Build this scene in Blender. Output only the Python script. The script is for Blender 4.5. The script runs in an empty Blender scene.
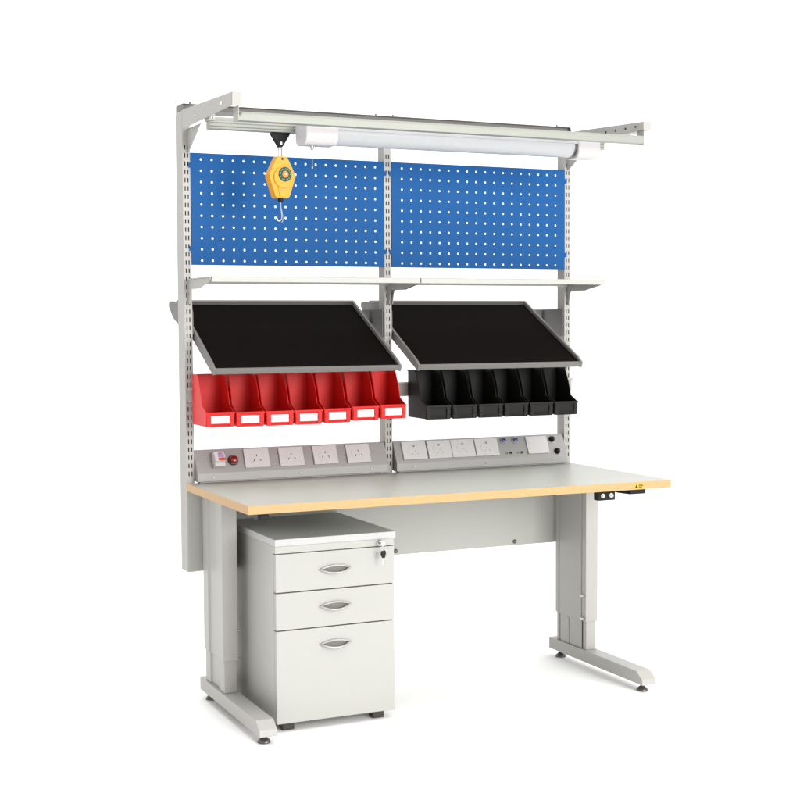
import bpy, bmesh, math
from math import radians, sin, cos, pi
from mathutils import Vector, Matrix

C = bpy.context.scene.collection
L = 1.527            # bench length
UW = 0.0274          # upright width
MX = 0.744           # left face of the middle upright
TOP = 0.75

# ------------------------------------------------------------------ materials
def mat(name, col, rough=0.5, metal=0.0, spec=0.5, speck=0.0, speck_scale=400.0, bump=0.0, bump_scale=600.0,
        coat=0.0, stretch=None, rough_var=0.0):
    m = bpy.data.materials.new(name); m.use_nodes = True
    nt = m.node_tree; b = nt.nodes['Principled BSDF']
    b.inputs['Base Color'].default_value = (*col, 1)
    b.inputs['Roughness'].default_value = rough
    b.inputs['Metallic'].default_value = metal
    b.inputs['Specular IOR Level'].default_value = spec
    b.inputs['Coat Weight'].default_value = coat
    b.inputs['Coat Roughness'].default_value = 0.12
    tc = nt.nodes.new('ShaderNodeTexCoord')
    mp = nt.nodes.new('ShaderNodeMapping')
    nt.links.new(tc.outputs['Object'], mp.inputs['Vector'])
    if stretch: mp.inputs['Scale'].default_value = stretch
    if speck > 0:
        n = nt.nodes.new('ShaderNodeTexNoise'); n.inputs['Scale'].default_value = speck_scale
        n.inputs['Detail'].default_value = 4.0
        nt.links.new(mp.outputs['Vector'], n.inputs['Vector'])
        r = nt.nodes.new('ShaderNodeValToRGB')
        r.color_ramp.elements[0].position = 0.3; r.color_ramp.elements[1].position = 0.7
        r.color_ramp.elements[0].color = (*[c*(1-speck) for c in col], 1)
        r.color_ramp.elements[1].color = (*[min(1, c*(1+speck)) for c in col], 1)
        nt.links.new(n.outputs['Fac'], r.inputs['Fac'])
        nt.links.new(r.outputs['Color'], b.inputs['Base Color'])
    if rough_var > 0:
        n3 = nt.nodes.new('ShaderNodeTexNoise'); n3.inputs['Scale'].default_value = 9.0
        n3.inputs['Detail'].default_value = 5.0
        nt.links.new(tc.outputs['Object'], n3.inputs['Vector'])
        mr = nt.nodes.new('ShaderNodeMapRange')
        mr.inputs['To Min'].default_value = rough-rough_var; mr.inputs['To Max'].default_value = rough+rough_var
        nt.links.new(n3.outputs['Fac'], mr.inputs['Value'])
        nt.links.new(mr.outputs['Result'], b.inputs['Roughness'])
    if bump > 0:
        n2 = nt.nodes.new('ShaderNodeTexNoise'); n2.inputs['Scale'].default_value = bump_scale
        nt.links.new(mp.outputs['Vector'], n2.inputs['Vector'])
        bp = nt.nodes.new('ShaderNodeBump'); bp.inputs['Strength'].default_value = bump
        bp.inputs['Distance'].default_value = 0.001
        nt.links.new(n2.outputs['Fac'], bp.inputs['Height'])
        nt.links.new(bp.outputs['Normal'], b.inputs['Normal'])
    return m

M = {}
M['frame'] = mat('grey_powder_coat', (.335, .325, .305), .45, spec=.35, speck=.03, bump=.12, bump_scale=700, rough_var=.05)
M['leg'] = mat('light_grey_powder_coat', (.345, .335, .315), .40, spec=.35, speck=.03, bump=.12, bump_scale=700, rough_var=.05)
M['dark_frame'] = mat('mid_grey_coat_and_shade', (.155, .148, .142), .5, spec=.25, speck=.03, bump=.12, bump_scale=700, rough_var=.05)
M['cabinet'] = mat('off_white_powder_coat', (.376, .373, .348), .34, spec=.4, speck=.025, speck_scale=250, bump=.22, bump_scale=420, rough_var=.10)
M['cabinet_top'] = mat('white_powder_coat', (.43, .428, .425), .36, spec=.4, speck=.02, bump=.08, bump_scale=700, rough_var=.05)
M['shelf'] = mat('pale_grey_powder_coat', (.37, .37, .345), .42, spec=.35, speck=.02, bump=.08, bump_scale=700, rough_var=.05)
M['laminate'] = mat('grey_laminate', (.305, .313, .276), .38, spec=.45, speck=.04, speck_scale=900, rough_var=.03)
M['core'] = mat('beech_edge', (.43, .270, .120), .45, spec=.3, speck=.09, speck_scale=60, stretch=(1, 1, 8), bump=.05)
M['aluminium'] = mat('satin_aluminium', (.232, .240, .212), .45, metal=.12, speck=.04, speck_scale=120, stretch=(.05, 8, 8), rough_var=.04)
M['panel'] = mat('brushed_panel', (.262, .256, .247), .42, metal=.25, spec=.4, speck=.06, speck_scale=160, stretch=(.05, 6, 6), rough_var=.05)
M['blue'] = mat('blue_powder_coat', (.0062, .069, .220), .58, spec=.13, speck=.06, speck_scale=500, bump=.12, bump_scale=700, rough_var=.05)
M['mat'] = mat('black_rubber', (.0058, .0046, .004), .9, spec=.03, speck=.2, speck_scale=500, bump=.3, bump_scale=900)
M['red'] = mat('red_plastic', (.54, .011, .010), .40, spec=.2, speck=.05, speck_scale=90, bump=.08, bump_scale=200, rough_var=.06)
M['black'] = mat('black_plastic', (.0075, .007, .0065), .45, spec=.18, speck=.1, bump=.15, bump_scale=400, rough_var=.06)
M['card'] = mat('white_card', (.62, .61, .59), .6, speck=.03, speck_scale=60)
M['white'] = mat('white_plastic', (.475, .462, .464), .34, spec=.4, speck=.012, speck_scale=60, rough_var=.05)
M['diffuser'] = mat('opal_acrylic', (.40, .41, .425), .25, spec=.4, speck=.015, speck_scale=40, rough_var=.04)
M['orange'] = mat('orange_paint', (.60, .265, .006), .42, spec=.3, speck=.08, speck_scale=120, bump=.15, bump_scale=250, rough_var=.06)
M['green'] = mat('green_print', (.006, .062, .042), .5, spec=.2, speck=.1)
M['hub'] = mat('orange_plastic', (.56, .17, .012), .4, spec=.3, speck=.1)
M['ink'] = mat('dark_ink', (.02, .02, .02), .6, spec=.2, speck=.1)
M['chrome'] = mat('zinc_steel', (.50, .49, .47), .28, metal=.9, speck=.04, rough_var=.06)
M['nickel'] = mat('satin_nickel', (.36, .345, .325), .33, metal=.6, speck=.04, rough_var=.05)
M['recess'] = mat('recess_grey', (.16, .155, .145), .5, spec=.3, speck=.05)
M['foot'] = mat('dark_rubber', (.045, .040, .033), .5, spec=.3, speck=.15, bump=.2)
M['gunmetal'] = mat('dark_zinc', (.11, .102, .098), .32, metal=.7, speck=.1, rough_var=.08)
M['lens'] = mat('red_lens', (.17, .006, .006), .2, coat=.4, speck=.1)
M['toggle'] = mat('red_toggle', (.42, .045, .010), .4, speck=.05)
M['jack'] = mat('blue_jack', (.06, .075, .19), .35, metal=.3, speck=.1)
M['yellow'] = mat('yellow_sticker', (.52, .33, .015), .5, speck=.05)
M['purple'] = mat('faded_print', (.28, .17, .34), .5, speck=.1)
M['floor'] = mat('white_floor', (.94, .94, .94), .7, spec=.15, speck=.004, speck_scale=3)

# ------------------------------------------------------------------ mesh helper
class MB:
    def __init__(s): s.bm = bmesh.new(); s.mi = 0
    def face(s, vs):
        try:
            f = s.bm.faces.new(vs); f.material_index = s.mi; return f
        except ValueError: return None
    def box(s, x0, x1, y0, y1, z0, z1):
        v = [s.bm.verts.new(p) for p in ((x0,y0,z0),(x1,y0,z0),(x1,y1,z0),(x0,y1,z0),(x0,y0,z1),(x1,y0,z1),(x1,y1,z1),(x0,y1,z1))]
        for f in ((0,3,2,1),(4,5,6,7),(0,1,5,4),(1,2,6,5),(2,3,7,6),(3,0,4,7)): s.face([v[i] for i in f])
        return s
    def prism(s, pts, axis, a, b):
        """pts: 2-D outline in the plane normal to axis; extruded from a to b"""
        def P(p, t):
            if axis == 'x': return (t, p[0], p[1])
            if axis == 'y': return (p[0], t, p[1])
            return (p[0], p[1], t)
        lo = [s.bm.verts.new(P(p, a)) for p in pts]; hi = [s.bm.verts.new(P(p, b)) for p in pts]
        n = len(pts)
        s.face(lo[::-1]); s.face(hi)
        for i in range(n): s.face([lo[i], lo[(i+1) % n], hi[(i+1) % n], hi[i]])
        return s
    def ring(s, outer, inner, axis, a, b):
        def P(p, t):
            if axis == 'x': return (t, p[0], p[1])
            if axis == 'y': return (p[0], t, p[1])
            return (p[0], p[1], t)
        n = len(outer)
        A = [s.bm.verts.new(P(p, a)) for p in outer]; B = [s.bm.verts.new(P(p, b)) for p in outer]
        D = [s.bm.verts.new(P(p, a)) for p in inner]; E_ = [s.bm.verts.new(P(p, b)) for p in inner]
        for i in range(n):
            j = (i+1) % n
            s.face([A[i], A[j], B[j], B[i]]); s.face([D[j], D[i], E_[i], E_[j]])
            s.face([A[j], A[i], D[i], D[j]]); s.face([B[i], B[j], E_[j], E_[i]])
        return s
    def lathe(s, prof, c=(0,0,0), axis='z', n=24):
        """prof: list of (radius, height along axis)"""
        rings = []
        for r, h in prof:
            row = []
            for k in range(n):
                a = 2*pi*k/n; u, w = r*cos(a), r*sin(a)
                p = {'z': (u, w, h), 'y': (u, h, w), 'x': (h, u, w)}[axis]
                row.append(s.bm.verts.new((c[0]+p[0], c[1]+p[1], c[2]+p[2])))
            rings.append(row)
        for i in range(len(rings)-1):
            for k in range(n):
                j = (k+1) % n
                s.face([rings[i][k], rings[i][j], rings[i+1][j], rings[i+1][k]])
        s.face(rings[0][::-1]); s.face(rings[-1])
        return s
    def tube(s, pts, r, n=10):
        pts = [Vector(p) for p in pts]; rings = []
        nrm = None
        for i, p in enumerate(pts):
            t = (pts[min(i+1, len(pts)-1)] - pts[max(i-1, 0)]).normalized()
            if nrm is None:
                nrm = t.orthogonal().normalized()
            else:
                nrm = (nrm - t*nrm.dot(t)).normalized()
            bn = t.cross(nrm)
            rings.append([s.bm.verts.new(p + r*(cos(2*pi*k/n)*nrm + sin(2*pi*k/n)*bn)) for k in range(n)])
        for i in range(len(rings)-1):
            for k in range(n):
                j = (k+1) % n
                s.face([rings[i][k], rings[i][j], rings[i+1][j], rings[i+1][k]])
        s.face(rings[0][::-1]); s.face(rings[-1])
        return s
    def perforated(s, xc, zc, hole, y0, y1, cut=0.0):
        """sheet between y0 and y1 with through holes where hole(i, j)"""
        V = {}
        def v(i, j, k):
            key = (i, j, k)
            if key not in V: V[key] = s.bm.verts.new((xc[i], (y0, y1)[k], zc[j]))
            return V[key]
        nx, nz = len(xc)-1, len(zc)-1
        solid = lambda i, j: 0 <= i < nx and 0 <= j < nz and not hole(i, j)
        for i in range(nx):
            for j in range(nz):
                if not solid(i, j):
                    if cut:
                        for a, b, sx, sz in ((xc[i],zc[j],1,1),(xc[i+1],zc[j],-1,1),(xc[i+1],zc[j+1],-1,-1),(xc[i],zc[j+1],1,-1)):
                            s.prism([(a,b),(a+sx*cut,b),(a,b+sz*cut)], 'y', y0, y1)
                    continue
                s.face([v(i,j,0), v(i+1,j,0), v(i+1,j+1,0), v(i,j+1,0)])
                s.face([v(i,j,1), v(i,j+1,1), v(i+1,j+1,1), v(i+1,j,1)])
                for di, dj, a, b in ((-1,0,(i,j),(i,j+1)), (1,0,(i+1,j+1),(i+1,j)), (0,-1,(i+1,j),(i,j)), (0,1,(i,j+1),(i+1,j+1))):
                    if not solid(i+di, j+dj):
                        s.face([v(*a,0), v(*b,0), v(*b,1), v(*a,1)])
        return s
    def build(s, name, mats, parent=None, loc=(0,0,0), rot=None, bevel=0.0, smooth=False, seg=2, label=None):
        bmesh.ops.recalc_face_normals(s.bm, faces=s.bm.faces)
        me = bpy.data.meshes.new(name); s.bm.to_mesh(me); s.bm.free()
        if not isinstance(mats, (list, tuple)): mats = [mats]
        for k in mats: me.materials.append(M[k])
        o = bpy.data.objects.new(name, me); C.objects.link(o)
        o.location = loc
        if rot: o.rotation_euler = rot
        if parent: o.parent = parent
        if bevel > 0:
            md = o.modifiers.new('bevel', 'BEVEL'); md.width = bevel; md.segments = seg
            md.limit_method = 'ANGLE'; md.angle_limit = radians(35); md.harden_normals = False
        if smooth:
            for p in me.polygons: p.use_smooth = True
            try: me.set_sharp_from_angle(angle=radians(38))
            except Exception: pass
        if label: o['label'] = label
        return o

def circle(cx, cz, r, n=28, a0=0.0): return [(cx+r*cos(2*pi*k/n+a0), cz+r*sin(2*pi*k/n+a0)) for k in range(n)]
def empty(name, loc=(0,0,0), parent=None):
    o = bpy.data.objects.new(name, None); C.objects.link(o); o.location = loc
    o.empty_display_size = .1
    if parent: o.parent = parent
    return o
def tag(o, label, cat, group=None):
    o['label'] = label; o['category'] = cat
    if group: o['group'] = group
    return o

# ------------------------------------------------------------------ setting
fl = MB()
n = 12; S = 40.0
g = [[fl.bm.verts.new((-S+2*S*i/n, -S+2*S*j/n, 0)) for j in range(n+1)] for i in range(n+1)]
for i in range(n):
    for j in range(n): fl.face([g[i][j], g[i+1][j], g[i+1][j+1], g[i][j+1]])
floor = fl.build('floor', 'floor'); floor['kind'] = 'structure'

# ------------------------------------------------------------------ workbench
bench = empty('workbench')
tag(bench, 'grey steel technical workbench with blue pegboards, tilted black trays and beech edged top', 'workbench')

# tabletop : laminate slab, beech edge band
D, TH = .6585, .0257
tb = MB().box(.003, L-.003, -D+.003, -.0005, TOP-TH, TOP)
top = tb.build('tabletop', 'laminate', bench, bevel=.0006)
eb = MB()
z0, z1 = TOP-TH-.0004, TOP+.0003
o_ = [(0,-D),(L,-D),(L,-.0008),(0,-.0008)]; i_ = [(.003,-D+.003),(L-.003,-D+.003),(L-.003,-.003),(.003,-.003)]
eb.ring(o_, i_, 'z', z0, z1)
eb.build('edge_band', 'core', top, bevel=.0012)
# small yellow sticker on the front edge, right end : dark triangle and dark line marks
st = MB(); st.box(1.376, 1.414, -D-.0012, -D, .7285, .7455)
st.mi = 1
st.prism([(1.3785,.7315),(1.3895,.7315),(1.384,.7425)], 'y', -D-.0018, -D-.0012)
for k, (zz, w) in enumerate(((.7405,.016),(.7365,.019),(.7325,.014))):
    st.box(1.3925, 1.3925+w, -D-.0018, -D-.0012, zz-.001, zz+.001)
st.build('warning_sticker', ['yellow', 'ink'], top)

# modesty panel
mp_ = MB().box(.0005, L-.0005, -.004, -.0012, .446, TOP-TH-.001)
mp_.box(.0005, L-.0005, -.0012, .018, .446, .4485)
modesty = mp_.build('modesty_panel', 'shelf', bench, bevel=.0006)
for x in (.7797, 1.2779):
    MB().lathe([(.0075,-.0045),(.0075,-.0085),(.005,-.0105)], (x,0,.4605), 'y', 16).build('screw', 'gunmetal', modesty, smooth=True)

# ---------------------------------------------------------------- uprights
def upright(x0, d):
    m = MB()
    zb, zt, t = .4445, 2.012, .0018
    # front face with paired slots
    xc = [x0, x0+.0067, x0+.0105, x0+.0169, x0+.0207, x0+UW]
    zc = [zb]; hol = set(); z = .775
    while z < 1.885:
        zc += [z, z+.0150]; hol.add(len(zc)-2); z += .0277
    zc.append(zt)
    m.perforated(xc, zc, lambda i, j: i in (1, 3) and j in hol, 0, t)
    m.box(x0, x0+t, t, d, zb, zt-.0016); m.box(x0+UW-t, x0+UW, t, d, zb, zt-.0016)
    m.box(x0+t, x0+UW-t, d-t, d, zb, zt-.0016)
    m.box(x0+t, x0+UW-t, t, d-t, zb, zb+t)
    # folded seam line down the side and a cap on top
    m.box(x0, x0+UW, .0018, d, zt-.0016, zt)
    u = m.build('upright', 'frame', bench)
    return u
UX = (0.0, MX, L-UW)
for x, d in zip(UX, (.0790, .0520, .0520)): upright(x, d)

# ---------------------------------------------------------------- pegboards
def pegboard(x0, x1, name_i):
    m = MB(); zb, zt = 1.4952, 1.8725; P = .0379; h = .0038
    cx = (x0+x1)/2; xs = [cx+(k-8.5)*P for k in range(18)]
    zs = [zt-.0215-k*P for k in range(10)][::-1]
    xc = [x0]; hx = set()
    for x in xs: xc += [x-h, x+h]; hx.add(len(xc)-2)
    xc.append(x1); zc = [zb]; hz = set()
    for z in zs: zc += [z-h, z+h]; hz.add(len(zc)-2)
    zc.append(zt)
    m.perforated(xc, zc, lambda i, j: i in hx and j in hz, -.0035, -.002, .0021)
    # returned flanges
    m.box(x0, x1, -.002, .012, zt-.0015, zt); m.box(x0, x1, -.002, .012, zb, zb+.0015)
    m.box(x0, x0+.0015, -.002, .012, zb+.0015, zt-.0015); m.box(x1-.0015, x1, -.002, .012, zb+.0015, zt-.0015)
    # hook tabs that lap onto the uprights
    for z in (zt-.042, zb+.055):
        for xa, xb in ((x0-.0085, x0), (x1, x1+.0085)):
            m.box(xa, xb, -.0042, -.0026, z-.008, z+.008)
    return m.build('pegboard', 'blue', bench)
pegboard(UW+.001, MX-.001, 0); pegboard(MX+UW+.001, L-UW-.001, 1)

# ---------------------------------------------------------------- shelves and brackets
SZ = 1.4490
def shelf(x0, x1):
    m = MB(); yf = -.2677
    m.box(x0, x1, yf, -.006, SZ-.0015, SZ)
    m.box(x0, x1, yf, yf+.0015, SZ-.0185, SZ-.0015)
    m.box(x0, x1, yf+.0015, yf+.014, SZ-.0185, SZ-.017)
    m.box(x0, x1, -.0075, -.006, SZ-.0185, SZ-.0015)
    return m.build('shelf', 'shelf', bench, bevel=.0008)
shelf(.0165, .7605); shelf(.7635, 1.5095)
def shelf_bracket(x):
    m = MB()
    m.prism([(-.001,SZ-.002),(-.262,SZ-.002),(-.262,SZ-.012),(-.235,SZ-.0205),(-.128,SZ-.0375),(-.030,SZ-.0375),(-.022,SZ-.052),(-.013,SZ-.086),(-.001,SZ-.090)], 'x', x-.0012, x+.0012)
    m.box(x-.008, x+.0012, -.240, -.010, SZ-.0045, SZ-.002)
    return m.build('shelf_bracket', 'frame', bench, bevel=.0004)
for x in (.0150, .7575, .7700, 1.5115): shelf_bracket(x)

# ---------------------------------------------------------------- tilted trays
YR, ZR, YF, ZF = .210, 1.361, -.200, 1.146
dl = math.hypot(YR-YF, ZR-ZF); ey, ez = (YF-YR)/dl, (ZF-ZR)/dl      # along the slope (towards the front)
ny, nz = ez, -ey                                                     # outward normal of the tray floor
if nz < 0: ny, nz = -ny, -nz
def tp(s, h): return (YR+ey*s+ny*h, ZR+ez*s+nz*h)
def tray(x0, x1):
    wl = .0095                                                       # width of the frame lip
    root_m = MB()
    # floor sheet, rear lip, front lip, two side lips : one folded pan
    root_m.prism([tp(-.012,-.004), tp(dl+.012,-.004), tp(dl+.012,-.0015), tp(-.012,-.0015)], 'x', x0, x1)
    root_m.prism([tp(-.014,-.022), tp(-.001,-.022), tp(-.001,.014), tp(-.014,.014)], 'x', x0+wl, x1-wl)
    root_m.prism([tp(dl+.002,-.013), tp(dl+.013,-.013), tp(dl+.013,.005), tp(dl+.002,.005)], 'x', x0+wl, x1-wl)
    for a, b in ((x0, x0+wl), (x1-wl, x1)):
        root_m.prism([tp(-.014,-.024), tp(dl+.013,-.015), tp(dl+.013,.006), tp(dl-.02,.012), tp(-.014,.014)], 'x', a, b)
    t = root_m.build('tilted_tray', 'dark_frame', bench, bevel=.0012)
    MB().prism([tp(.0005,-.0014), tp(dl+.001,-.0014), tp(dl+.001,.0015), tp(.0005,.0015)], 'x', x0+wl+.0008, x1-wl-.0008).build('rubber_mat', 'mat', t)
    return t
T1 = tray(.034, .7135); T2 = tray(.7765, 1.4500)
def tray_bracket(x, tr, yback, arm_tip):
    m = MB()
    if arm_tip:      # long arm with a rounded rear tip
        pts = [(.001,1.262),(.001,1.335),(.03,1.372)]
        for k in range(7):
            a_ = radians(95-30*k); pts.append((yback-.014+.014*cos(a_), 1.3625+.014*sin(a_)))
        pts += [(yback-.050,1.318),(.100,1.262),(.04,1.235)]
        m.prism(pts, 'x', x-.0012, x+.0012)
        m.box(x-.0012, x+.010, yback-.045, yback-.0425, 1.336, 1.374)
    else:            # flat lug with a square rear edge
        m.prism([(.001,1.240),(.001,1.3440),(yback,1.3440),(yback,1.300),(.100,1.240)], 'x', x-.0012, x+.0012)
        m.box(x-.009, x-.0012, yback-.085, yback-.082, 1.270, 1.340)
    return m.build('tray_bracket', 'dark_frame', tr, bevel=.0004)
tray_bracket(.0300, T1, .305, True); tray_bracket(.7365, T1, .19, False)
tray_bracket(.7735, T2, .288, True); tray_bracket(1.4955, T2, .235, False)
# ---------------------------------------------------------------- bin rails
BZ = .953; BY = -.172
def bin_rail(x0, x1):
    m = MB()
    m.box(x0, x1, -.016, -.013, 1.028, 1.074); m.box(x0, x1, -.022, -.016, 1.070, 1.074); m.box(x0, x1, -.0235, -.022, 1.070, 1.0795)
    for x in (x0+.004, x1-.004-.012):
        m.box(x, x+.012, -.013, -.0005, 1.035, 1.068)
    return m.build('bin_rail', 'frame', bench, bevel=.0005)
bin_rail(.004, .752); bin_rail(.775, L-.004)
# knob bolts just under the bin rail ends on the uprights
for x in (.7665, 1.5170):
    MB().lathe([(.0105,-.0002),(.0105,-.012),(.008,-.018),(.004,-.020)], (x,0,.9560), 'y', 18).build('knob_bolt', 'gunmetal', bench, smooth=True)

# ---------------------------------------------------------------- socket boxes
PY0, PZ0, PY1, PZ1 = -.030, .784, .0065, .8615
pl = math.hypot(PY1-PY0, PZ1-PZ0); tilt = math.atan2(PY1-PY0, PZ1-PZ0)
def on_panel(x, b, c=0.0):     # b along the slope from its lower edge, c out of the panel
    return (x, PY0+b*sin(tilt)-c*cos(tilt), PZ0+b*cos(tilt)+c*sin(tilt))
RX = (-tilt, 0, 0)
def socket_box(x0, x1):
    m = MB().prism([(PY0,.7560),(PY0,PZ0),(PY1,PZ1),(.030,PZ1),(.030,.7560)], 'x', x0, x1)
    m.box(x0+.01, x1-.01, -.022, .024, .7505, .7560)
    return m.build('socket_box', 'panel', bench, bevel=.0012)
SB1 = socket_box(.0295, .7415); SB2 = socket_box(.7755, 1.4955)
def screw(par, x, z):
    MB().lathe([(.0042,.001),(.0042,-.0012),(.003,-.0022)], (x,PY0,z), 'y', 14).build('screw', 'nickel', par, smooth=True)
for x in (.0858, .404, .675): screw(SB1, x, .771)
for x in (.8445, 1.1427, 1.43): screw(SB2, x, .771)
def socket(par, x, w, style):
    m = MB(); h = .069
    m.box(-w/2, w/2, -.0072, .001, -h/2, h/2)
    m.prism(circle(0, -.002, .0265), 'y', -.0078, -.0072)
    m.mi = 1
    if style == 0:       # three pin holes, top upright, lower two splayed
        m.box(-.0014, .0014, -.0083, -.0078, .0055, .0125)
        for sx in (-1, 1):
            a = radians(32)*sx; c_, s_ = cos(a), sin(a)
            q = [(-.0012,-.0042),(.0012,-.0042),(.0012,.0042),(-.0012,.0042)]
            m.prism([(sx*.0115+c_*p-s_*r, -.0085+s_*p+c_*r) for p, r in q], 'y', -.0083, -.0078)
    else:                # rocker dot above, three pale slots below
        m.prism(circle(-.001, .0165, .0036, 12), 'y', -.0092, -.0078)
        m.box(-.0009, .0009, -.0082, -.0078, -.0055, -.0005)
        for sx in (-1, 1):
            a = radians(30)*sx; c_, s_ = cos(a), sin(a)
            q = [(-.0008,-.003),(.0008,-.003),(.0008,.003),(-.0008,.003)]
            m.prism([(sx*.010+c_*p-s_*r, -.0135+s_*p+c_*r) for p, r in q], 'y', -.0082, -.0078)
    return m.build('socket', ['white', 'recess' if style else 'ink'], par, on_panel(x, pl*.535, 0), RX, bevel=.0012)
for x in (.2471, .3747, .5025, .6295): socket(SB1, x, .090, 0)
for x in (.8530, .9550, 1.0527, 1.1527): socket(SB2, x, .0955, 1)
# breaker switch
m = MB(); m.box(-.018, .018, -.026, .001, -.026, .026); m.box(-.018, .018, -.034, -.026, -.012, .012)
m.mi = 1; m.box(-.004, .017, -.040, -.034, -.010, -.001)
m.mi = 2; m.box(-.006, .014, -.0352, -.034, .003, .0105); m.box(-.003, .013, -.0268, -.026, .015, .023)
m.build('breaker_switch', ['white', 'toggle', 'purple'], SB1, on_panel(.1065, pl*.50, 0), RX, bevel=.001, label='white breaker switch with a red toggle')
# red indicator button
m = MB(); m.lathe([(.0185,.001),(.0185,-.004),(.0165,-.0075)], axis='y', n=28)
m.mi = 1; m.lathe([(.0150,-.0075),(.0145,-.0150),(.0115,-.0190),(.006,-.0205)], axis='y', n=28)
m.build('indicator_button', ['gunmetal', 'lens'], SB1, on_panel(.1615, pl*.50, 0), RX, smooth=True, label='dark red round indicator button')
# right box : round blue jacks, small twin sockets, blank plate, black jacks
for x in (1.2305, 1.2805):
    m = MB(); m.lathe([(.0135,.001),(.0135,-.004),(.0115,-.006)], axis='y', n=24)
    m.mi = 1; m.lathe([(.0085,-.006),(.0085,-.011),(.006,-.0125)], axis='y', n=20)
    m.mi = 2; m.lathe([(.003,-.0125),(.003,-.0128)], axis='y', n=12)
    m.build('round_jack', ['nickel', 'jack', 'ink'], SB2, on_panel(x, pl*.80, 0), RX, smooth=True)
for x in (1.2445, 1.2930):
    m = MB(); m.prism(circle(-.0085, 0, .0052, 16), 'y', -.003, .001); m.prism(circle(.0065, 0, .0062, 16), 'y', -.003, .001)
    m.mi = 1; m.prism(circle(-.0085, 0, .0028, 14), 'y', -.0034, -.003); m.prism(circle(.0065, 0, .0046, 14), 'y', -.0050, -.003)
    m.build('twin_socket', ['nickel', 'ink'], SB2, on_panel(x, pl*.22, 0), RX)
m = MB(); m.box(-.0455, .0455, -.006, .001, -.0345, .0345); m.box(-.038, .038, -.0068, -.006, -.027, .027)
m.build('blank_plate', 'white', SB2, on_panel(1.3715, pl*.535, 0), RX, bevel=.0012)
for x, b in ((1.4410, .78), (1.4530, .20)):
    MB().lathe([(.0115,.001),(.0115,-.006),(.0085,-.011),(.0060,-.016),(.0035,-.0165)], axis='y', n=22).build('black_jack', 'black', SB2, on_panel(x, pl*b, 0), RX, smooth=True)

# ---------------------------------------------------------------- legs
def leg(x0, inner_sign):
    """x0 left face ; inner_sign +1 : the bench interior lies to the right"""
    w = .052; x1 = x0+w; ya, yb = -.240, -.022
    g_ = .005
    def outline(i):      # i : inset
        a, b, c, d = x0+i, x1-i, ya+i, yb-i
        outer = [(a, d), (a, -.078), (a+.006, -.082), (a+.006, -.178), (a, -.182), (a, c)]
        inner = [(b, c), (b, -.206), (b-.004, -.207), (b-.004, -.212+.001), (b, -.2115+.001), (b, -.048), (b-.004, -.047), (b-.004, -.043), (b, -.042), (b, d)]
        inner = [(b, c), (b, -.214), (b-.005, -.213), (b-.005, -.207), (b, -.206), (b, -.052), (b-.005, -.051), (b-.005, -.045), (b, -.044), (b, d)]
        if inner_sign > 0: return outer+inner
        # mirror across the leg's middle
        pts = [(x0+x1-x, y) for x, y in outer+inner]
        return pts[::-1]
    m = MB().prism(outline(0), 'z', .1800, TOP-TH-.0060)
    lg = m.build('leg', 'leg', bench, bevel=.0018)
    xin = x1 if inner_sign > 0 else x0; s = inner_sign
    m = MB().prism(outline(.0045), 'z', .0735, .1800)
    lo_, hi_ = sorted((xin-s*.0043, xin-s*.0030))
    m.box(lo_, hi_, -.205, -.190+.12, .085, .176) if False else None
    lo_, hi_ = sorted((xin-s*.0046, xin-s*.0025))
    m.box(lo_, hi_, -.115, -.100, .0735, .172)
    m.mi = 1
    lo_, hi_ = sorted((xin-s*.0092, xin-s*.0040))
    m.box(lo_, hi_, -.2140, -.2060, .0780, .1795)
    m.build('inner_column', ['leg', 'ink'], lg, bevel=.001)
    for z in (.2760, .1910):
        MB().lathe([(.0065,0),(.0065,s*.006),(.0045,s*.0075),(.0045,s*.013),(.002,s*.0135)], (xin,-.224,z), 'x', 16).build('clamp_bolt', 'chrome', lg, smooth=True)
    return lg
LG1 = leg(.047, +1); LG2 = leg(1.448, -1)
def foot(x0, x1, par):
    m = MB()
    yf, yb, za, zb = -.614, .020, .0290, .0730
    m.prism([(yf, za), (yb, za), (yb, zb), (yf+.040, zb), (yf+.004, za+.020)], 'x', x0, x1)
    f = m.build('foot_bar', 'leg', par, bevel=.0022, seg=3)
    xc = (x0+x1)/2
    for y in (yf+.045, yb-.040):
        MB().lathe([(.0205,0),(.0210,.003),(.0180,.0085),(.0100,.0150),(.0065,.0175),(.0065,.0292)], (xc,y,0), 'z', 24).build('levelling_foot', 'gunmetal', par, smooth=True)
foot(.0436, .1025, LG1); foot(1.4440, 1.5030, LG2)
# cross beam under the top between the legs and bearers along each leg head
for x0 in (.047, 1.448):
    MB().box(x0-.006, x0+.058, -.600, -.010, TOP-TH-.0060, TOP-TH-.0006).build('top_bearer', 'leg', bench, bevel=.0008)
m = MB().box(.099, 1.448, -.070, -.030, TOP-TH-.055, TOP-TH-.0065)
m.build('cross_beam', 'leg', bench, bevel=.0015)

# clip under the left front corner, black control box and black slide under the right end
m = MB(); m.box(.036, .072, -.640, -.600, .7035, TOP-TH-.0006); m.box(.042, .066, -.644, -.640, .706, .718)
m.build('corner_clip', 'black', bench, bevel=.0015)
m = MB().box(1.2700, 1.3380, -.600, -.570, .6850, .7165); m.box(1.276, 1.332, -.598, -.572, .7165, TOP-TH-.0006)
cb = m.build('terminal_box', 'black', bench, bevel=.002)
for x in (1.2870, 1.3210):
    MB().lathe([(.0080,-.600),(.0080,-.603),(.0045,-.6035),(.0045,-.609),(.002,-.6095)], (x,0,.7015), 'y', 18).build('terminal', 'chrome', cb, smooth=True)
m = MB().prism([(-.36,TOP-TH-.0006),(-.36,TOP-TH-.012),(-.56,TOP-TH-.022),(-.635,TOP-TH-.019),(-.642,TOP-TH-.0006)], 'x', 1.374, 1.436)
m.build('drawer_slide', 'black', bench, bevel=.002)

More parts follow.
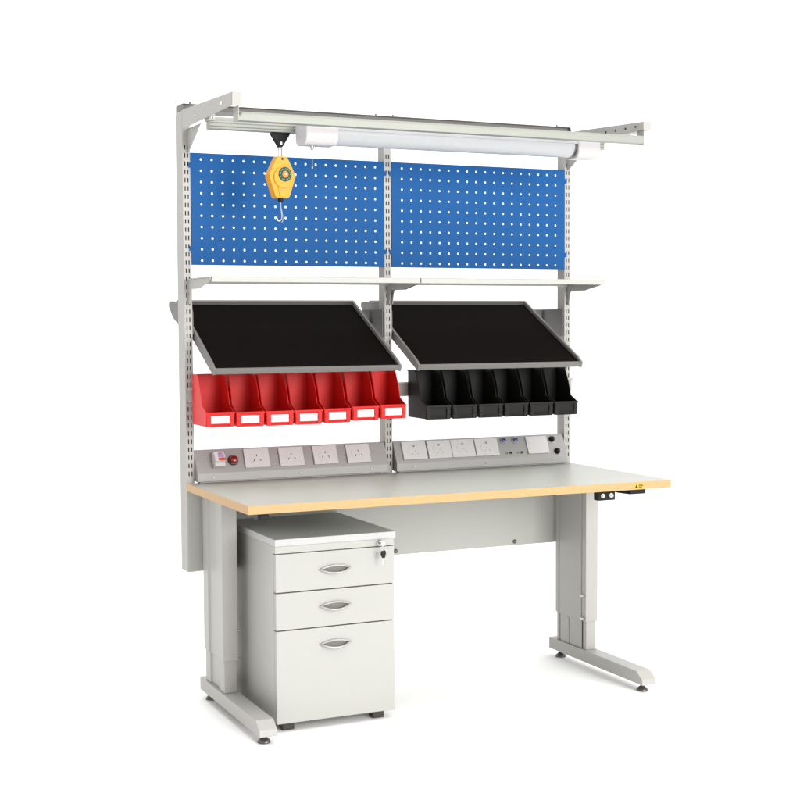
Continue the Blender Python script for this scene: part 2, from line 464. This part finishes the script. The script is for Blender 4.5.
# ---------------------------------------------------------------- overhead structure
# top beam : channel over the upright heads, left open in front to look shaded, right end chamfered
m = MB()
bz0, bz1 = 2.013, 2.036
m.box(.002, L-.004, -.004, .080, bz1-.002, bz1); m.box(.002, L-.004, .010, .012, bz0+.002, bz1-.002)
m.box(.002, L-.004, -.002, .078, bz0, bz0+.002)
m.box(.002, .004, -.004, .078, bz0+.002, bz1-.002)
m.prism([(L-.004,bz0),(L+.004,bz0),(L-.004,bz1)], 'y', -.004, .080)
beam = m.build('top_beam', 'dark_frame', bench, bevel=.0008)  # on the beam the darker grey stands in for shade
for x in (.0381, .7274, .7946, 1.4837):
    MB().lathe([(.0060,bz1),(.0060,bz1+.0045),(.0035,bz1+.005),(.0035,bz1+.010),(.002,bz1+.0105)], (x,.03,0), 'z', 14).build('bolt', 'gunmetal', beam, smooth=True)

# support arms : folded channel with a few round-ended slots (left), closed tube with small round holes (right)
def arm(x0, x1, web_at_left, tipy, droot, dtip, holes, closed):
    t = .0022; xa = x0 if web_at_left else x1-t
    xw = x0
    W = MB(); ys = [0.0]; hol = set()
    for yc, hl in holes:
        ys += [yc-hl/2, yc+hl/2]; hol.add(len(ys)-2)
    ys.append(abs(tipy))
    W.perforated(ys, [0, .42, .64, 1.0], lambda i, j: i in hol and j == 1, 0, t)
    def skew(a):
        for v in W.bm.verts:
            if v.tag: continue
            f = v.co.x/abs(tipy)
            zlo = droot[0]+(dtip[0]-droot[0])*f; zhi = droot[1]+(dtip[1]-droot[1])*f
            v.co = Vector((a+v.co.y, -v.co.x, zlo+(zhi-zlo)*v.co.z)); v.tag = True
    skew(xw)
    def zt(y): f = y/tipy; return droot[1]+(dtip[1]-droot[1])*f
    def zl(y): f = y/tipy; return droot[0]+(dtip[0]-droot[0])*f
    W.prism([(-.001,zt(0)-t),(tipy,zt(tipy)-t),(tipy,zt(tipy)),(-.001,zt(0))], 'x', x0+t, x1)
    if closed:
        W.prism([(-.001,zl(0)),(tipy,zl(tipy)),(tipy,zl(tipy)+t),(-.001,zl(0)+t)], 'x', x0+t, x1)
        W.prism([(-.001,zl(0)+t),(tipy,zl(tipy)+t),(tipy,zt(tipy)-t),(-.001,zt(0)-t)], 'x', x1-t, x1)
    return W.build('support_arm', 'frame', bench)
A1 = arm(.0005, .0300, True, -.545, (1.950, 2.014), (1.953, 1.993), ((.065,.007),(.150,.016),(.255,.006),(.335,.006),(.430,.024)), False)
A2 = arm(1.4985, 1.5300, True, -.520, (1.953, 2.014), (1.961, 1.988), tuple((.16+.063*k, .010) for k in range(6)), True)
def arm_details(a, x0, x1, tipy, zlo, zhi, gx, dropx):
    MB().box(x0, x1, tipy-.004, tipy-.0005, zlo-.001, zhi+.001).build('end_cap', 'frame', a, bevel=.001)
    # triangular gusset below the arm root
    MB().prism([(-.0008,1.952),(-.155,1.951),(-.030,1.884),(-.0008,1.872)], 'x', gx-.0012, gx+.0012).build('gusset', 'frame', a, bevel=.0004)
    # drop plate that carries the front rail
    MB().box(dropx-.0012, dropx+.0012, max(tipy+.002,-.530), -.478, 1.911, zlo+.004).build('drop_plate', 'frame', a, bevel=.0004)
arm_details(A1, .0005, .0300, -.545, 1.953, 1.993, .020, .0270)
arm_details(A2, 1.4985, 1.5300, -.520, 1.961, 1.988, 1.5130, 1.5050)

# front rail (extruded profile with two grooves)
def rail(name, x0, x1, yf, yb, z0, z1, material, grooves=True):
    g1 = z0+(z1-z0)*.30; g2 = z0+(z1-z0)*.72
    if not grooves: return MB().prism([(yf,z0),(yb,z0),(yb,z1),(yf+.0015,z1),(yf+.0005,z1-.006),(yf,z1-.007)], 'x', x0, x1).build(name, material, bench, bevel=.0008)
    m = MB().prism([(yf,z0),(yb,z0),(yb,z1),(yf,z1),(yf,g2+.002),(yf+.0025,g2+.002),(yf+.0025,g2-.0005),(yf,g2-.0005),
                    (yf,g1+.001),(yf+.0025,g1+.001),(yf+.0025,g1-.001),(yf,g1-.001)], 'x', x0, x1)
    return m.build(name, material, bench, bevel=.0008)
fr = rail('front_rail', .0285, 1.5035, -.520, -.484, 1.9130, 1.9400, 'aluminium', False)
for x in (.036,):
    MB().lathe([(.004,-.520),(.004,-.5225),(.002,-.523)], (x,0,1.9330), 'y', 12).build('screw', 'gunmetal', fr, smooth=True)
hr = rail('hanging_rail', .0130, 1.5010, -.275, -.238, 1.9190, 1.9440, 'aluminium')
for x0, x1 in ((.0090, .0290), (1.4985, 1.5150)):
    MB().box(x0, x1, -.283, -.230, 1.9445, 1.9640).build('rail_clamp', 'frame', hr, bevel=.0008)
for x in (.016, .024):
    MB().lathe([(.0035,-.283),(.0035,-.286),(.002,-.2865)], (x,0,1.953), 'y', 12).build('screw', 'chrome', hr, smooth=True)
MB().box(.013, .120, -.230, -.2280, 1.944, 1.963).build('hanger_strip', 'frame', hr, bevel=.0005)

# strip light
def lamp_profile(yc, r, ztop, n=18, flat=.0):
    pts = [(yc-r, ztop), (yc-r, ztop-.006)]
    for k in range(1, n):
        a = pi+pi*k/n; pts.append((yc+r*cos(a), ztop-.006-(-sin(a))*(.038+flat)))
    pts += [(yc+r, ztop-.006), (yc+r, ztop)]
    return pts
LX0, LX1, LY = .3000, 1.4120, -.336
m = MB().box(LX0+.010, LX1-.010, LY-.047, LY+.047, 1.9195, 1.9440)
m.box(LX0+.010, LX1-.010, LY-.0485, LY-.047, 1.9330, 1.9350); m.box(LX0+.010, LX1-.010, LY-.0485, LY-.047, 1.9245, 1.9260)
m.box(LX0+.10, LX0+.14, LY+.02, LY+.100, 1.9442, 1.9470); m.box(LX1-.18, LX1-.14, LY+.02, LY+.100, 1.9442, 1.9470)
lamp = m.build('strip_light', 'white', bench, bevel=.001)
MB().prism(lamp_profile(LY, .0485, 1.9190), 'x', LX0+.112, LX1-.104).build('diffuser', 'diffuser', lamp, smooth=True)
def cap(x0, x1):
    pts = []
    r, zt, zb_, c_ = .0515, 1.9450, 1.8715, .026
    pts += [(LY-r, zt)]
    for k in range(0, 9):
        a = pi+pi/2*k/8; pts.append((LY-r+c_+c_*cos(a), zb_+c_+c_*sin(a)))
    for k in range(0, 9):
        a = 1.5*pi+pi/2*k/8; pts.append((LY+r-c_+c_*cos(a), zb_+c_+c_*sin(a)))
    pts += [(LY+r, zt)]
    return MB().prism(pts, 'x', x0, x1).build('lamp_end_cap', 'white', lamp, bevel=.004, seg=4, smooth=True)
cap(LX0, LX0+.112); cap(LX1-.090, LX1)
MB().prism(lamp_profile(LY, .043, 1.9180), 'x', LX1-.104, LX1-.0905).build('shadow_gap', 'gunmetal', lamp)  # dark filler, its colour stands in for the shadow between diffuser and cap
m = MB(); m.lathe([(.0065,1.8715),(.0065,1.8615),(.003,1.857)], (.3390,LY,0), 'z', 14)
m.tube([(.3390,LY,1.8570),(.3392,LY,1.835),(.3388,LY-.001,1.806)], .0013, 8)
m.lathe([(.0012,1.808),(.0026,1.804),(.0026,1.799),(.001,1.797)], (.3388,LY-.001,0), 'z', 10)
m.build('pull_cord', 'nickel', lamp, smooth=True)

# ------------------------------------------------------------------ drawer pedestal
PX0, PX1, PYF, PYB = .1385, .5480, -.5056, -.010
ped = empty('drawer_pedestal', ((PX0+PX1)/2, (PYF+PYB)/2, 0))
tag(ped, 'off white steel drawer cabinet with three drawers standing under the workbench', 'drawer cabinet')
pc = Vector(ped.location)
def pp(m, name, mats, parent=ped, **k):      # mesh given in world coordinates, parented without moving
    off = pc if parent == ped else Vector((0,0,0))
    bmesh.ops.translate(m.bm, verts=m.bm.verts, vec=-pc)
    return m.build(name, mats, parent, **k)
m = MB().box(PX0, PX0+.0018, PYF+.020, PYB, .0275, .5950); m.box(PX1-.0018, PX1, PYF+.020, PYB, .0275, .5950)
m.box(PX0+.0018, PX1-.0018, PYB-.0018, PYB, .0275, .5950); m.box(PX0+.0018, PX1-.0018, PYF+.020, PYB-.0018, .0275, .0300)
m.box(PX0+.0018, PX1-.0018, PYF+.022, PYF+.024, .0300, .5950)
m.box(PX0, PX1, PYF+.002, PYF+.020, .5725, .5950)
body = pp(m, 'cabinet_body', 'cabinet', bevel=.0008)
m = MB().box(PX0-.0020, PX1+.0050, PYF-.0015, PYB+.002, .5955, .6180)
pp(m, 'cabinet_top', 'cabinet_top', bevel=.0025, seg=3)
def lens(cx, cz, w, up, dn, n=16):
    top_ = [(cx-w/2+w*k/n, cz+up*(1-(2*k/n-1)**2)) for k in range(n+1)]
    bot = [(cx-w/2+w*k/n, cz-dn*(1-abs(2*k/n-1)**2.2)) for k in range(n+1)]
    return top_ + bot[::-1][1:-1]
def drawer(z0, z1, hz):
    m = MB().box(PX0+.0005, PX1-.0005, PYF, PYF+.0195, z0, z1)
    d = pp(m, 'drawer', 'cabinet', bevel=.0016, seg=3)
    cx = .3395
    h = MB()
    # flat backing plate in darker grey for the recess shade, bezel and bowed grip
    h.mi = 1; h.prism(lens(cx, hz, .098, .0085, .0165), 'y', PYF-.0012, PYF-.0002)
    h.mi = 0; h.ring(lens(cx, hz, .112, .0125, .0205), lens(cx, hz, .094, .0070, .0150), 'y', PYF-.0060, PYF+.0005)
    n = 14; bow = []
    for k in range(n+1):
        t = 2*k/n-1; bow.append((cx+.050*t, PYF-.004-.011*(1-t*t), hz-.0125*(1-abs(t)**2.2)))
    h.tube(bow, .0036, 10)
    h.mi = 0; 
    bmesh.ops.translate(h.bm, verts=h.bm.verts, vec=-pc)
    h.build('drawer_handle', ['nickel', 'recess'], d, bevel=.0008)
    return d
d1 = drawer(.4490, .5700, .5130)
drawer(.3285, .4455, .3950); drawer(.0290, .3250, .2720)
m = MB(); m.lathe([(.0105,PYF+.003),(.0105,PYF-.004),(.0085,PYF-.006),(.0085,PYF-.0085),(.003,PYF-.009)], (.4965,0,.5830), 'y', 22)
pp(m, 'lock', 'chrome', smooth=True)
for x in (PX0+.048, PX1-.048):
    for y in (PYF+.045, PYB-.055):
        m = MB().box(x-.0195, x+.0195, y-.0195, y+.0195, .0, .0235); m.box(x-.012, x+.012, y-.012, y+.012, .0235, .0275)
        pp(m, 'cabinet_foot', 'foot', bevel=.002)

# key hanging from the lock
kx, ky, kz = .4965, PYF-.0095, .5830
key = empty('key', (kx, ky, kz))
tag(key, 'small key ring with black headed key hanging from the cabinet lock', 'key')
m = MB(); m.box(-.0013, .0013, -.014, .0, -.004, .004)
m.lathe([(.0078,-.0150),(.0078,-.0172)], axis='y', n=20)
m.build('inserted_key', 'chrome', key, bevel=.0004)
ring_pts = [(0.001+.0095*sin(a), -.0190, -.0125+.0095*cos(a)) for a in [2*pi*k/24 for k in range(25)]]
MB().tube(ring_pts, .0009, 8).build('key_ring', 'chrome', key, smooth=True)
m = MB(); m.prism([(-.0085,-.022),(.0060,-.020),(.0085,-.030),(.0050,-.044),(-.0045,-.045),(-.0100,-.034)], 'y', -.0225, -.0175)
m.build('key_head', 'black', key, bevel=.0012)
m = MB(); m.prism([(-.0050,-.045),(.0015,-.045),(-.0020,-.066),(-.0036,-.068),(-.0058,-.065)], 'y', -.0208, -.0192)
m.build('key_blade', 'chrome', key, bevel=.0003)

# ------------------------------------------------------------------ balancer and its trolley
bx, by = .2570, -.2565
tr = MB()
tr.prism([(-.033,.0),(.033,.0),(.006,-.043),(-.006,-.043)], 'y', -.009, .009)
tr.box(-.030, .030, -.016, .016, .0, .0040)
tro = tr.build('rail_trolley', ['black'], None, (bx, by, 1.9145), bevel=.001)
tag(tro, 'black triangular trolley plate under the overhead rail, above the orange balancer', 'trolley')
MB().lathe([(.0055,-.009),(.0055,-.013),(.003,-.014)], (0,0,-.030), 'y', 16).build('trolley_bolt', 'chrome', tro, smooth=True)

bal = empty('spring_balancer', (bx, by, 1.7060))
tag(bal, 'orange spring balancer with green dial and hook hanging before left blue pegboard', 'tool balancer')
bal.rotation_euler = (0, 0, radians(4)); bal.scale = (.93, .93, .95)
out = [(-.0170,.1420),(.0170,.1420),(.0270,.1250),(.0500,.0790),(.0495,.0700),(.0275,.0060),(.0220,.0),(-.0220,.0),(-.0275,.0060),(-.0495,.0700),(-.0500,.0790),(-.0270,.1250)]
m = MB().prism(out, 'y', -.020, .020)
m.prism(circle(.0030, .0700, .0370, 32), 'y', -.0255, -.020)
m.prism([(-.012,.004),(.012,.004),(.018,.035),(-.018,.035)], 'y', -.0225, -.020)
m.mi = 1; m.prism(circle(0, .1330, .0050, 16), 'y', -.0205, .0205)
case = m.build('balancer_case', ['orange', 'ink'], bal, bevel=.003, seg=3)
m = MB(); m.ring(circle(.0070,.0800,.0250,36), circle(.0070,.0800,.0125,36), 'y', -.0272, -.0256)
m.mi = 1
for k in range(18):
    if k % 6 == 5: continue
    a = 2*pi*k/18; c_, s_ = cos(a), sin(a); q = [(.0185,-.0008),(.0205,-.0008),(.0205,.0008),(.0185,.0008)]
    m.prism([(.0070+c_*p-s_*r, .0800+s_*p+c_*r) for p, r in q], 'y', -.0275, -.0272)
m.mi = 2; m.lathe([(.0120,-.0255),(.0120,-.0290),(.0095,-.0310),(.004,-.0312)], (.0070,0,.0800), 'y', 28)
m.mi = 1; m.lathe([(.0032,-.0312),(.0030,-.0325)], (.0070,0,.0800), 'y', 14)
m.build('dial', ['green', 'card', 'hub'], case)
m = MB()
for (x, z, r) in ((.006,.0370,.0040), (-.006,.0230,.0025), (.012,.0330,.0020), (.001,.0300,.0022)):
    m.lathe([(r,-.0225),(r,-.0238)], (x,0,z), 'y', 12)
m.build('case_screw', 'gunmetal', case)
# wire snap hook up to the trolley
pts = []
for k in range(29):
    a = 2*pi*k/28; pts.append((.0060*sin(a), -.001, .1560+(.0240 if cos(a) > 0 else .0240)*cos(a)))
MB().tube(pts, .0023, 8).build('snap_hook', 'nickel', bal, smooth=True)
m = MB(); m.lathe([(.0095,.0),(.0095,-.0110),(.0070,-.0140)], axis='z', n=18); m.build('cable_stop', 'black', bal, smooth=True)
hk = [(.000,0,-.012),(.001,0,-.030),(.003,0,-.046),(.0045,0,-.060),(.0030,0,-.072),(-.004,0,-.079),(-.011,0,-.077),(-.0150,0,-.069),(-.0145,0,-.060)]
m = MB().tube(hk, .0016, 8)
m.tube([(.001,0,-.030),(.006,0,-.050),(.0085,0,-.068),(.0070,0,-.080),(.003,0,-.083)], .0012, 8)
m.build('load_hook', 'chrome', bal, smooth=True)

# ------------------------------------------------------------------ bins
def bin_mesh(w):
    """open-fronted stacking bin ; origin at the bottom of the front face, back towards +y"""
    m = MB(); t = .0028; dp = .148; h = .170; hf = .046; wb = w*.94
    x0, x1, a0, a1 = -w/2, w/2, -wb/2, wb/2
    m.box(a0, a1, 0, dp, 0, t)                                                    # floor
    m.prism([(-.004,hf),(-.001,t*.2),(t,t*.2),(-.004+t,hf)], 'x', a0+.001, a1-.001)                # front lip
    for xa, xb in ((a0, a0+t), (a1-t, a1)):                                       # cheeks
        m.prism([(-.003,.0),(dp,.0),(dp,h),(.085,h),(.056,h-.055),(.040,hf+.022),(-.006,hf+.001)], 'x', xa, xb)
    m.box(a0, a1, dp-t, dp, t, h)                                                 # back
    # rolled rim, ribs at the lip ends, feet, label slot rails
    for s in (-1, 1):
        xr = s*(wb/2)
        m.prism([(.084,h-.004),(dp,h-.004),(dp,h+.001),(.084,h+.001)], 'x', *sorted((xr, xr+s*.0026)))
        m.lathe([(.0075,-.0085),(.0075,.003)], (s*(wb/2-.0085),0,.0250), 'y', 14)
        m.box(*sorted((s*(wb/2-.0165), s*(wb/2-.002))), -.0065, .002, -.0012, .0420)
    m.box(a0-.0015, a1+.0015, -.0085, -.0028, hf-.0050, hf+.0015)
    m.box(a0+.016, a1-.016, -.0062, .002, .0065, .0100)
    m.box(a0+.004, a1-.004, -.0050, .010, -.0022, .0018)
    m.box(a0+.02, a1-.02, dp, dp+.006, h-.012, h-.004)
    bmesh.ops.recalc_face_normals(m.bm, faces=m.bm.faces)
    return m
cm = MB(); cm.box(-.0315, .0315, -.0052, -.0042, .0100, .0350)
red0 = bin_mesh(.104).build('parts_bin', 'red', None, (0,0,0), bevel=.0009)
card0 = cm.build('label_card', 'card', red0)
blk0 = bin_mesh(.104).build('parts_bin', 'black', None, (0,0,0), bevel=.0009)
rx = (.067, .1715, .276, .380, .4855, .591, .6965)
rl = ['red parts bin with white label card, leftmost, beside the left upright',
      'red parts bin with white label card, second from the left upright',
      'red parts bin with white label card, third from the left upright',
      'red parts bin with white label card, the middle one of the seven red bins',
      'red parts bin with white label card, two places left of the last red bin',
      'red parts bin with white label card, left of the last red bin in the row',
      'red parts bin with white label card, last red one before the black bins']
rl[4] = 'red parts bin with white label card, third from the right end of the red row'
for i, x in enumerate(rx):
    if i == 0: o, c = red0, card0
    else:
        o = red0.copy(); C.objects.link(o); c = card0.copy(); C.objects.link(c); c.parent = o
    o.location = (x, BY, BZ + (.0020, .0005, .0, .0, .002, .006, .009)[i])
    o.rotation_euler = (0, 0, radians((.6,-.5,.2,-.8,.5,-.3,.7)[i]))
    tag(o, rl[i], 'parts bin', 'red bins in a row under the left tilted tray')
kx_ = [.8190+.053+k*.1056 for k in range(6)]
bl = ['black parts bin next to the last red bin, first of the black row',
      'black parts bin, second from the red bins',
      'black parts bin, third from the red bins',
      'black parts bin, third from the right upright',
      'black parts bin, second from the right upright',
      'black parts bin at the right end of the row beside the right upright']
for i, x in enumerate(kx_):
    if i == 0: o = blk0
    else: o = blk0.copy(); C.objects.link(o)
    o.location = (x, BY, BZ)
    o.rotation_euler = (0, 0, radians((-.5,.4,-.7,.3,.6,-.4)[i]))
    tag(o, bl[i], 'parts bin', 'black bins in a row under the right tilted tray')

# ------------------------------------------------------------------ light
w = bpy.data.worlds.new('World'); bpy.context.scene.world = w; w.use_nodes = True
nt = w.node_tree; bg = nt.nodes['Background']
tc = nt.nodes.new('ShaderNodeTexCoord')
dot = nt.nodes.new('ShaderNodeVectorMath'); dot.operation = 'DOT_PRODUCT'
dv = Vector((-.95, -.25, .05)).normalized(); dot.inputs[1].default_value = dv
nt.links.new(tc.outputs['Generated'], dot.inputs[0])
mr = nt.nodes.new('ShaderNodeMapRange'); mr.interpolation_type = 'SMOOTHSTEP'
mr.inputs['From Min'].default_value = -.15; mr.inputs['From Max'].default_value = .75
mr.inputs['To Min'].default_value = 1.6; mr.inputs['To Max'].default_value = .98
nt.links.new(dot.outputs['Value'], mr.inputs['Value'])
nt.links.new(mr.outputs['Result'], bg.inputs['Strength'])
bg.inputs['Color'].default_value = (1, 1, 1, 1)

def area(name, loc, target, sx, sy, power, col=(1,1,1)):
    l = bpy.data.lights.new(name, 'AREA'); l.shape = 'RECTANGLE'; l.size = sx; l.size_y = sy; l.energy = power; l.color = col
    o = bpy.data.objects.new(name, l); C.objects.link(o); o.location = loc
    o.rotation_euler = (Vector(target)-Vector(loc)).to_track_quat('-Z', 'Y').to_euler()
    return o
area('softbox_key', (3.0, -8.4, 2.7), (.75, -.2, .95), 3.4, 2.8, 520, (1, .985, .955))
area('softbox_top', (.7, -1.6, 8.5), (.75, -.2, .6), 4.5, 4.5, 470, (1, .99, .97))

# ------------------------------------------------------------------ camera
cd = bpy.data.cameras.new('camera'); cam = bpy.data.objects.new('camera', cd); C.objects.link(cam)
R = Matrix(((0.90891664, 0.02829103, -0.41601701), (-0.41694677, 0.04948045, -0.90758309), (-0.00509175, 0.99837433, 0.05676946)))
cam.matrix_world = Matrix.Translation((-1.3087, -4.6069, 1.3015)) @ R.to_4x4()
cd.sensor_width = 36; cd.lens = 1392.0173/800*36; cd.clip_end = 300; cd.clip_start = .05
sc = bpy.context.scene; sc.camera = cam
sc.view_settings.view_transform = 'Standard'; sc.view_settings.look = 'None'
sc.view_settings.exposure = 0; sc.view_settings.gamma = 1
